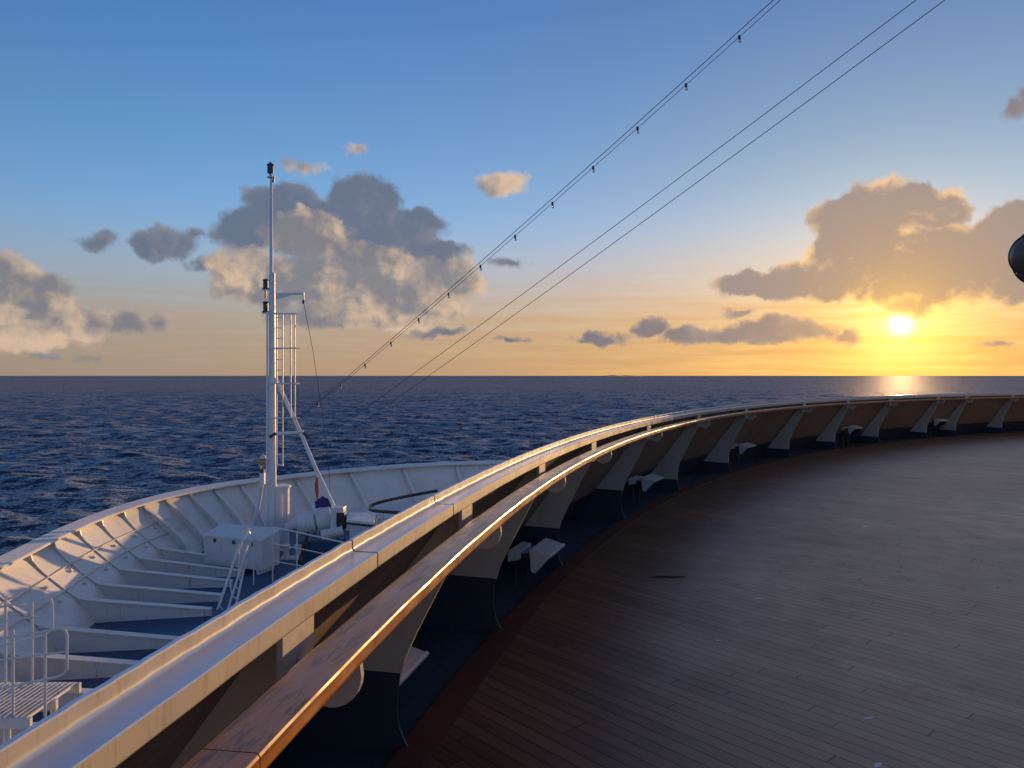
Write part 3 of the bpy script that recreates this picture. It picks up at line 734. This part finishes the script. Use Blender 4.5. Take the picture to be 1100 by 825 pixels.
for v0, v1 in ((299.5, 310), (323.5, 335)):
    b0 = m3(285.4, v1); hh = (v1 - v0) * px
    m_ = MB(); m_.lathe(b0, (0, 0, 1), [(-.02, 0), (-.02, .15), (.03, .15), (.03, .11), (hh * .8, .11), (hh * .82, .14), (hh * .92, .13), (hh, .04), (hh, 0)], 14); m_.build('lantern', 'dark', mast)
    m_ = MB(); m_.box((m3(287, v1 + 1.2)), (.42, .22, .05)); m_.build('lantern_shelf', 'mast', mast)
tubep('lantern_hook', [m3(285.2, 312), m3(285.2, 320)], .035, 'dark', mast, 6)
# signal arm
m_ = MB(); m_.prism([m3(296, 314.5, -.03), m3(312, 314.3, -.03), m3(326.5, 314.3, -.03), m3(326.5, 316.2, -.03), m3(314, 316.6, -.03), m3(303, 320, -.03), m3(296, 321.5, -.03)], (0, .06, 0)); m_.build('signal_arm', 'mast', mast)
tubep('arm_drop', [m3(326, 315), m3(326, 322)], .035, 'mast', mast, 6)
m_ = MB(); m_.lathe(m3(326, 326), (0, 0, 1), [(-.02, 0), (0, .06), (.12, .05), (.17, .02), (.17, 0)], 10); m_.build('block', 'dark', mast)
# ladder
for u in (297.2, 303.7): tubep('ladder_rail', [m3(u, 336, -.18), m3(u, 501, -.18)], .028, 'mast', mast, 6)
v_ = 341.0
while v_ < 500: tubep('ladder_rung', [m3(297.2, v_, -.18), m3(303.7, v_, -.18)], .020, 'mast', mast, 6); v_ += 11.3
tubep('ladder_foot', [m3(297, 499.5, -.18), m3(304.5, 499.5, -.18)], .045, 'mast', mast, 6)
# safety cage: uprights and hoops
for u, dy in ((312.2, -.45), (316.6, -.75), (312.0, -.95)): tubep('cage_upright', [m3(u, 337.5, dy), m3(u + .3, 448, dy)], .026, 'mast', mast, 6)
for v0 in (337, 374, 412, 449):
    pts = [m3(290, v0, -.05), m3(296, v0, -.22), m3(312, v0, -.35), m3(320, v0, -.5), m3(321.5, v0, -.62), m3(318, v0, -.85), m3(311, v0, -.98), m3(301, v0, -.95), m3(293, v0, -.6), m3(290, v0, -.25)]
    tubep('cage_hoop', pts, .034, 'mast', mast, 6)
tubep('cross_bar', [m3(291, 466.5, -.2), m3(326, 464, -.1)], .07, 'mast', mast, 8)
tubep('cross_bar_end', [m3(290, 469.5, -.25), m3(296, 465.5, -.25)], .07, 'dark', mast, 8)
tubep('cross_bar_end', [m3(325, 464, -.1), m3(332, 471, -.1)], .06, 'dark', mast, 8)
bf = m3(361, 549, -.6)
tubep('brace', [m3(296, 406), m3(319, 456), m3(340, 505, -.3), bf], .085, 'mast', mast, 12)
tubep('brace_foot', [bf, Vector((bf.x + .03, bf.y, ZF))], .13, 'mast', mast, 10)
tubep('back_leg', [m3(284, 505, .5), m3(274, 560, .9), m3(270.5, 585, 1.1)], .10, 'mast', mast, 10)
tubep('side_pipe', [m3(287.2, 335, -.25), m3(286.8, 470, -.28), m3(286.0, 585, -.3)], .04, 'mast', mast, 8)
m_ = MB(); m_.lathe(Vector((m3(301, 540, .35).x, YM + .35, ZF)), (0, 0, 1), [(0, .46), (.06, .40), (2.75, .40), (2.75, .47), (2.84, .47), (2.86, 0)], 28); m_.build('drum', 'mast', mast)
for u in (297.5, 303): tubep('drum_ladder_rail', [m3(u, 532, -.14), m3(u, 578, -.14)], .022, 'mast', mast, 6)
for v0 in (535, 541, 547, 553, 559, 565): tubep('drum_ladder_rung', [m3(297.5, v0, -.14), m3(303, v0, -.14)], .018, 'mast', mast, 6)
# tan bell-shaped horn with a white cap on a dark post
bl = m3(281.5, 510, .1); bell = thing('fog_horn', bl, 'tan bell-shaped horn with a white cap beside the mast', 'horn')
m_ = MB(); m_.lathe(bl, (0, 0, 1), [(0, .09), (.28, .09), (.28, 0)], 12); m_.build('post', 'dark', bell)
m_ = MB(); m_.lathe(m3(283.5, 496, .05), Vector((-1, -.35, -.35)), [(-.2, 0), (-.2, .12), (0, .13), (.12, .17), (.22, .27), (.25, .27), (.2, .2), (.1, 0)], 18); m_.build('bell_mouth', 'tan', bell)
m_ = MB(); m_.lathe(m3(282.5, 493, .05), (0, 0, 1), [(0, .12), (.02, .14), (.14, .13), (.17, .05), (.22, .05), (.22, 0)], 14); m_.build('cap', 'white', bell)
m_ = MB(); m_.box(m3(282, 514, .1), (.2, .2, .5)); m_.build('bracket', 'mast', bell)

# ------------------------------------------------------------------ wires
def wire(name, pts, r_, label, cat, group=None, mat='wire'):
    m_ = MB(); m_.tube(pts, r_, 6); o = m_.build(name, mat, origin=pts[0]); return tag(o, label, cat, group)
tubep('halyard', [m3(326.3, 326), m3(336, 376, -.1), m3(347, 450, -.2), m3(353.5, 508, -.3), m3(355, 548, -.3)], .012, 'wire', mast, 5)
def line_pts(a, b, sag, n=40): return [a.lerp(b, i / n) - Vector((0, 0, sag * 4 * (i / n) * (1 - i / n))) for i in range(n + 1)]
a = m3(319, 450, -.6); b19 = at(837, 1.5, 19.0) + Vector((0, 0, .72)); far_b = a + (b19 - a) * 1.9
lt = thing('light_string', a, 'double cable with small hanging bulbs running from the mast up out of the picture', 'light string')
up_ = line_pts(a, far_b, .55, 60); lo_ = [p + Vector((.02 + .07 * (i / 60) ** .5, 0, -.04 - .06 * math.sin(math.pi * i / 60) ** .5)) for i, p in enumerate(up_)]
m_ = MB(); m_.tube(up_, .010, 6); m_.build('upper_cable', 'wire', lt)
m_ = MB(); m_.tube(lo_, .008, 6); m_.build('lower_cable', 'wire', lt)
# spacing of the bulbs is even along the cable
L_tot = (far_b - a).length; 
for i in range(24):
    f_ = (i + .95) / 26.0
    j = f_ * 60; k = int(j); p = lo_[k].lerp(lo_[min(k + 1, 60)], j - k)
    m_ = MB(); m_.lathe(p, (.15, 0, -1), [(-.04, 0), (-.04, .032), (.06, .035), (.075, .02), (.075, 0)], 10); s1 = m_.build('socket', 'black', lt)
    m_ = MB(); m_.lathe(p + Vector((.011, 0, -.07)), (.15, 0, -1), [(0, .02), (.03, .036), (.06, .038), (.09, .02), (.095, 0)], 10); m_.build('bulb', 'bulb', s1)
a2 = at(297, 506, 38.5); b2 = at(984, 0, 18.0) + Vector((0, 0, .436)); wire('stay_wire', line_pts(a2, a2 + (b2 - a2) * 1.7, .45), .010, 'left of the two plain thin wires slanting up from the bow to the top right', 'wire', 'plain wires from the bow')
a3 = at(315, 505, 38.8); b3 = at(1015, 0, 17.6) + Vector((0, 0, .436)); wire('stay_wire', line_pts(a3, a3 + (b3 - a3) * 1.7, .45), .010, 'right of the two plain thin wires slanting up from the bow to the top right', 'wire', 'plain wires from the bow')

# ------------------------------------------------------------------ locker, railings, ladder
def front(u, v, Y): return at(u, v, Y)
lk0 = front(218, 601, 29.6); lk = thing('deck_locker', Vector((front(255, 600, 29.4).x, 29.4, ZF)), 'long white deck locker with sloping lid in front of the mast', 'locker')
A_ = Vector((front(219, 600, 29.9).x, 29.9, ZF + .18)); B_ = Vector((front(282, 600, 29.0).x, 28.9, ZF + .18)); ax = (B_ - A_).normalized(); ay = Vector((-ax.y, ax.x, 0)); ln_ = (B_ - A_).length
H_ = 1.12
m_ = MB(); m_.prism([A_, A_ + ay * 1.1, A_ + ay * 1.1 + Vector((0, 0, H_ + .22)), A_ + Vector((0, 0, H_))], ax * ln_); m_.build('box', 'white', lk, .02)
m_ = MB(); m_.prism([A_ - ay * .06 - ax * .05 + Vector((0, 0, H_ + .003)), A_ + ay * 1.14 - ax * .05 + Vector((0, 0, H_ + .25)), A_ + ay * 1.14 - ax * .05 + Vector((0, 0, H_ + .31)), A_ - ay * .06 - ax * .05 + Vector((0, 0, H_ + .07))], ax * (ln_ + .1)); m_.build('lid', 'white', lk, .01)
for f_ in (.2, .53, .86):
    m_ = MB(); m_.box(A_ + ax * ln_ * f_ - ay * .03 + Vector((0, 0, H_ - .12)), (.09, .06, .14), (ax, ay, Vector((0, 0, 1)))); m_.build('latch', 'dark', lk)
for f_ in (.08, .92):
    m_ = MB(); m_.box(A_ + ax * ln_ * f_ + ay * .5 + Vector((0, 0, -.09)), (.15, .9, .18), (ax, ay, Vector((0, 0, 1)))); m_.build('foot', 'white', lk)

def railing(name, label, posts, top, mids, group=None, r_=.028):
    root = thing(name, posts[0][0], label, 'railing', group)
    for p0, p1 in posts: tubep('post', [p0, p1], r_, 'rail_white', root, 8)
    tubep('top_rail', top, r_ * 1.1, 'rail_white', root, 8)
    for m in mids: tubep('mid_rail', m, r_ * .8, 'rail_white', root, 8)
    return root
def dn(p, z): return Vector((p.x, p.y, z))
q0, q1, q2 = at(293, 566, 28.0), at(333, 574.5, 27.2), at(372, 583.5, 26.4); hr = [q.z for q in (q0, q1, q2)]
P3 = [q0, at(319, 571.5, 27.5), q2, at(410, 593, 25.6)]
railing('railing', 'white pipe railing on the blue deck between locker and windlass', [(dn(p, ZF), p) for p in P3], P3, [[dn(p, ZF + (p.z - ZF) * f_) for p in P3] for f_ in (.38, .70)])
# short inclined ladder with three pipe rails
lad = thing('inclined_ladder', dn(at(232, 650, 24.5), ZF), 'steep white ladder with pipe rails standing in front of the deck locker', 'ladder')
tp = [(at(267, 567, 26.6), at(232, 660, 24.6)), (at(266, 586, 26.5), at(243, 660, 24.5)), (at(264, 602, 26.4), at(252, 658, 24.4))]
tubep('handrail', [tp[0][0] + Vector((.02, .05, -.2)), tp[0][0], tp[0][0].lerp(tp[0][1], .3) + Vector((-.06, 0, .05)), tp[0][1]], .048, 'rail_white', lad, 8)
for a_, b_ in tp[1:]: tubep('side_rail', [a_, b_], .04, 'rail_white', lad, 8)
for f_ in (.15, .3, .45, .6, .75, .9):
    tubep('rung', [tp[1][0].lerp(tp[1][1], f_), tp[2][0].lerp(tp[2][1], f_)], .022, 'rail_white', lad, 6)
    if f_ in (.3, .6, .9): tubep('stanchion', [tp[0][0].lerp(tp[0][1], f_), tp[1][0].lerp(tp[1][1], min(1, f_ + .15))], .022, 'rail_white', lad, 6)
pz = at(272.5, 566, 27.6); o = tubep('pole', [dn(pz, ZF), pz], .028, 'rail_white', None, 8); tag(o, 'single thin white upright pole in front of the locker', 'pole')
p0 = at(233.5, 537, 36.0); rt = thing('ladder_post', dn(p0, ZF), 'thin white post with rungs standing against the far bow ribs', 'post')
tubep('post', [dn(p0, ZF), p0], .05, 'rail_white', rt, 8)
for dz in (-.25, -.9): tubep('rung', [p0 + Vector((-.18, 0, dz)), p0 + Vector((.18, 0, dz))], .03, 'rail_white', rt, 6)
pa, pb = at(249, 555, 36.2), at(264, 544, 37.4); o = tubep('boom', [pa, pb], .06, 'rail_white', None, 8); tag(o, 'short white boom slanting against the inside of the bow bulwark', 'boom')

# ------------------------------------------------------------------ windlass group
YW = 32.0
def w3(u, v, dy=0): return at(u, v, YW + dy)
wl = thing('windlass', dn(w3(340, 575), ZF), 'white anchor windlass with thick round drums right of the mast', 'windlass')
ax_w = Vector((1, .25, .18)).normalized()
m_ = MB(); m_.lathe(w3(319, 565), ax_w, [(0, 0), (0, .30), (.08, .44), (.45, .52), (.75, .50), (.75, .34), (.85, .34), (.85, .55), (1.05, .58), (1.45, .52), (1.5, 0)], 26); m_.build('drum', 'white', wl)
m_ = MB(); m_.lathe(w3(307, 567), ax_w, [(0, 0), (0, .20), (.5, .17), (.5, 0)], 16); m_.build('shaft', 'white', wl)
m_ = MB(); c_ = w3(363.5, 557, -.2); m_.box(c_, (.55, .6, 1.0)); m_.build('gearbox', 'white', wl, .03)
m_ = MB(); m_.box(c_ + Vector((.16, -.31, -.06)), (.34, .03, .72)); m_.box(c_ + Vector((.29, -.02, -.06)), (.03, .5, .72)); m_.build('opening_shade', 'black', wl)  # black slabs stand in for the shade inside a hollow
m_ = MB(); m_.box(dn(w3(345, 580), ZF + .35), (1.9, .9, .7)); m_.build('bed', 'blue_deck', wl)
m_ = MB(); m_.lathe(w3(345, 575, -.7), ax_w, [(0, 0), (0, .22), (.8, .2), (.9, .26), (.95, 0)], 18); m_.build('warping_head', 'white', wl)
ct = thing('canvas_cover', dn(w3(348, 553), ZF), 'purple canvas bundle tied up behind the windlass', 'cover')
m_ = MB(); bmx = bmesh.new(); bmesh.ops.create_icosphere(bmx, subdivisions=3, radius=1)
for v__ in bmx.verts:
    n_ = 1 + .13 * math.sin(v__.co.x * 7 + 2 * v__.co.z) + .1 * math.sin(v__.co.z * 9 + v__.co.y * 5)
    v__.co = Vector((v__.co.x * .36 * n_, v__.co.y * .3 * n_, v__.co.z * .32 * n_))
o0 = w3(347.5, 542, .6); m_.v = [tuple(v__.co + o0) for v__ in bmx.verts]; m_.f = [tuple(q.index for q in f__.verts) for f__ in bmx.faces]; m_.smooth = [True] * len(m_.f); bmx.free(); m_.build('bundle', 'purple', ct)
m_ = MB(); m_.tube([o0 + Vector((0, 0, -.2)), dn(o0, ZF)], .1, 10); m_.build('stand', 'mast', ct)
fg0 = w3(341, 540, .9); fg = thing('flag_staff', dn(fg0, ZF), 'short staff with a furled faded red flag by the brace foot', 'flag')
tubep('staff', [dn(fg0, ZF), w3(341.5, 511, .9)], .03, 'mast', fg, 8)
tubep('furled_flag', [w3(341, 513, .85), w3(340.2, 521, .85), w3(340.8, 530, .85), w3(341, 536, .85)], [.05, .10, .08, .03], 'red', fg, 10)
tb = thing('hatch_table', dn(w3(388, 570), ZF), 'white flat-topped hatch cover with dark edge right of the windlass', 'hatch')
t0, t1, t2, t3 = w3(372, 561, -1.0), w3(402, 566, -1.6), w3(405, 557, .6), w3(376, 553, .8)
zz = t0.z; pts = [dn(q, zz) for q in (t0, t1, t2, t3)]
m_ = MB(); m_.prism(pts, (0, 0, .10)); m_.build('top', 'white', tb, .01)
m_ = MB(); m_.prism([q + Vector((.02, .02, -.09)) for q in pts], (0, 0, .085)); m_.build('edge', 'black', tb)
m_ = MB(); cc = sum(pts, Vector()) / 4; m_.prism([dn(cc + (q - cc) * .8, ZF) for q in pts], (0, 0, zz - ZF - .095)); m_.build('coaming', 'white', tb)
# dark brown hoop rail
hb = [at(470, 527, 35.5), at(440, 532.5, 35.2), at(412, 538.5, 35.0), at(401, 542, 34.6), at(397, 545.5, 34.2), at(400, 548, 33.6), at(412, 549.5, 33.0), at(432, 551, 32.4), at(455, 554, 31.6)]
hbm = sum((q.z for q in hb), 0) / len(hb)
hp_ = thing('hoop_rail', dn(hb[4], ZF), 'dark brown wooden-topped rail bent in a hoop behind the white cap', 'rail')
tubep('rail', catmull(hb, 5), .075, 'brown_rail', hp_, 10)
for q in (hb[1], hb[3], hb[6], hb[7]): tubep('post', [dn(q, ZF), q], .035, 'rail_white', hp_, 8)
pf = MB(); pf.prism([dn(at(u, 555, Y), ZF + .02) for u, Y in ((372, 37), (372, 43.5), (500, 47), (520, 40))], (0, 0, .5)); o = pf.build('raised_platform', 'white', origin=dn(at(430, 555, 41), ZF)); tag(o, 'low white raised platform on the foredeck behind the hoop rail', 'platform')
o_pts = dn(at(425, 548, 38.0), ZF)

# anchor chain led from the windlass drum down to the deck
ch0, ch1 = w3(331, 572, -.9), dn(w3(322, 590, -1.4), ZF + .06); chm = dn(w3(335, 588, -1.9), ZF + .06)
cpts = catmull([ch0, ch0.lerp(ch1, .5) - Vector((0, 0, .12)), ch1, chm, dn(w3(350, 590, -1.6), ZF + .06)], 6)
mb = MB()
for i in range(len(cpts) - 1):
    a_, b_ = cpts[i], cpts[i + 1]; d_ = (b_ - a_).normalized(); sd_ = d_.cross(Vector((0, 0, 1))).normalized(); nn = sd_ if i % 2 else d_.cross(sd_)
    c_ = (a_ + b_) / 2; hl = (b_ - a_).length * .68
    mb.tube([c_ + d_ * hl * math.cos(2 * math.pi * k / 12) + nn * .075 * math.sin(2 * math.pi * k / 12) for k in range(12)], .028, 6, closed=True)
M['rust'] = paint('rusty_chain', (.10, .055, .035), .7, amt=.5)
tag(mb.build('anchor_chain', 'rust', origin=ch1), 'rusty brown anchor chain lying below the windlass drums', 'chain')

# mooring bitts and rope on the foredeck
def bitts(x, y, label):
    rt_ = thing('bollard', Vector((x, y, ZF)), label, 'bollard', 'mooring bollards on the foredeck')
    m_ = MB(); m_.box(Vector((x, y, ZF + .05)), (.9, .4, .1)); m_.build('base', 'mast', rt_)
    for s_ in (-.25, .25):
        m_ = MB(); m_.lathe(Vector((x + s_, y, ZF + .1)), (0, 0, 1), [(0, .13), (.42, .13), (.44, .17), (.5, .17), (.52, 0)], 18); m_.build('barrel', 'mast', rt_)
bitts(-9.3, 31.5, 'white twin bollard at the foot of the mast left of the locker')

# ------------------------------------------------------------------ gangway platform at the lower left
YP = 9.3
gw = thing('gangway_platform', Vector((-6.3, YP, ZF)), 'white grated platform with steps at the lower left edge', 'platform')
zp = at(30, 752, YP).z
slats = MB()
for i in range(34):
    x = at(56, 750, YP).x - i * .068; slats.box(Vector((x, YP, zp)), (.022, 1.0, .035))
slats.build('grating', 'fore_white', gw)
for yy in (YP - .5, YP, YP + .5):
    m_ = MB(); m_.box(Vector((at(57, 750, YP).x - 1.1, yy, zp - .05)), (2.3, .05, .12)); m_.build('bearer', 'fore_white', gw)
for xx in (-6.0, -7.7):
    for yy in (YP - .45, YP + .45): tubep('leg', [Vector((xx, yy, ZF)), Vector((xx, yy, zp - .1))], .04, 'fore_white', gw, 8)
def hoop(Y, uR, vT, vB, vMid, posts, label):
    rt_ = thing('railing', dn(at(posts[0], vB, Y), zp), label, 'railing', 'hoop railings on the lower left platform')
    def hp2(u, v): return at(u, v, Y)
    top = [hp2(-60, vT + 21), hp2(-20, vT + 13), hp2(uR - 26, vT + 3), hp2(uR - 8, vT - 1), hp2(uR - 2, vT + 1), hp2(uR, vT + 6), hp2(uR, vT + 25), hp2(uR, vB - 8), hp2(uR - 3, vB - 3), hp2(uR - 10, vB), hp2(-20, vB + 17), hp2(-60, vB + 25)]
    tubep('hoop', top, .016, 'rail_white', rt_, 8)
    for u in posts: tubep('post', [dn(hp2(u, vT), zp), hp2(u, vT + 1)], .017, 'rail_white', rt_, 8)
    tubep('mid_rail', [hp2(uR, vMid), hp2(-60, vMid + 16)], .012, 'rail_white', rt_, 8)
hoop(9.75, 56.5, 643, 682, 660, (34.5, 6), 'far hoop-ended white railing on the grated platform at lower left')
hoop(8.85, 72, 676, 727, 700, (48.5, 14), 'near hoop-ended white railing on the grated platform at lower left')
#ENDGEO
#WORLDCALL
sc.view_settings.view_transform = 'Standard'; sc.view_settings.look = 'None'
sc.view_settings.gamma = 1; sc.view_settings.use_curve_mapping = False
sc.view_settings.exposure = EXPO
build_world()
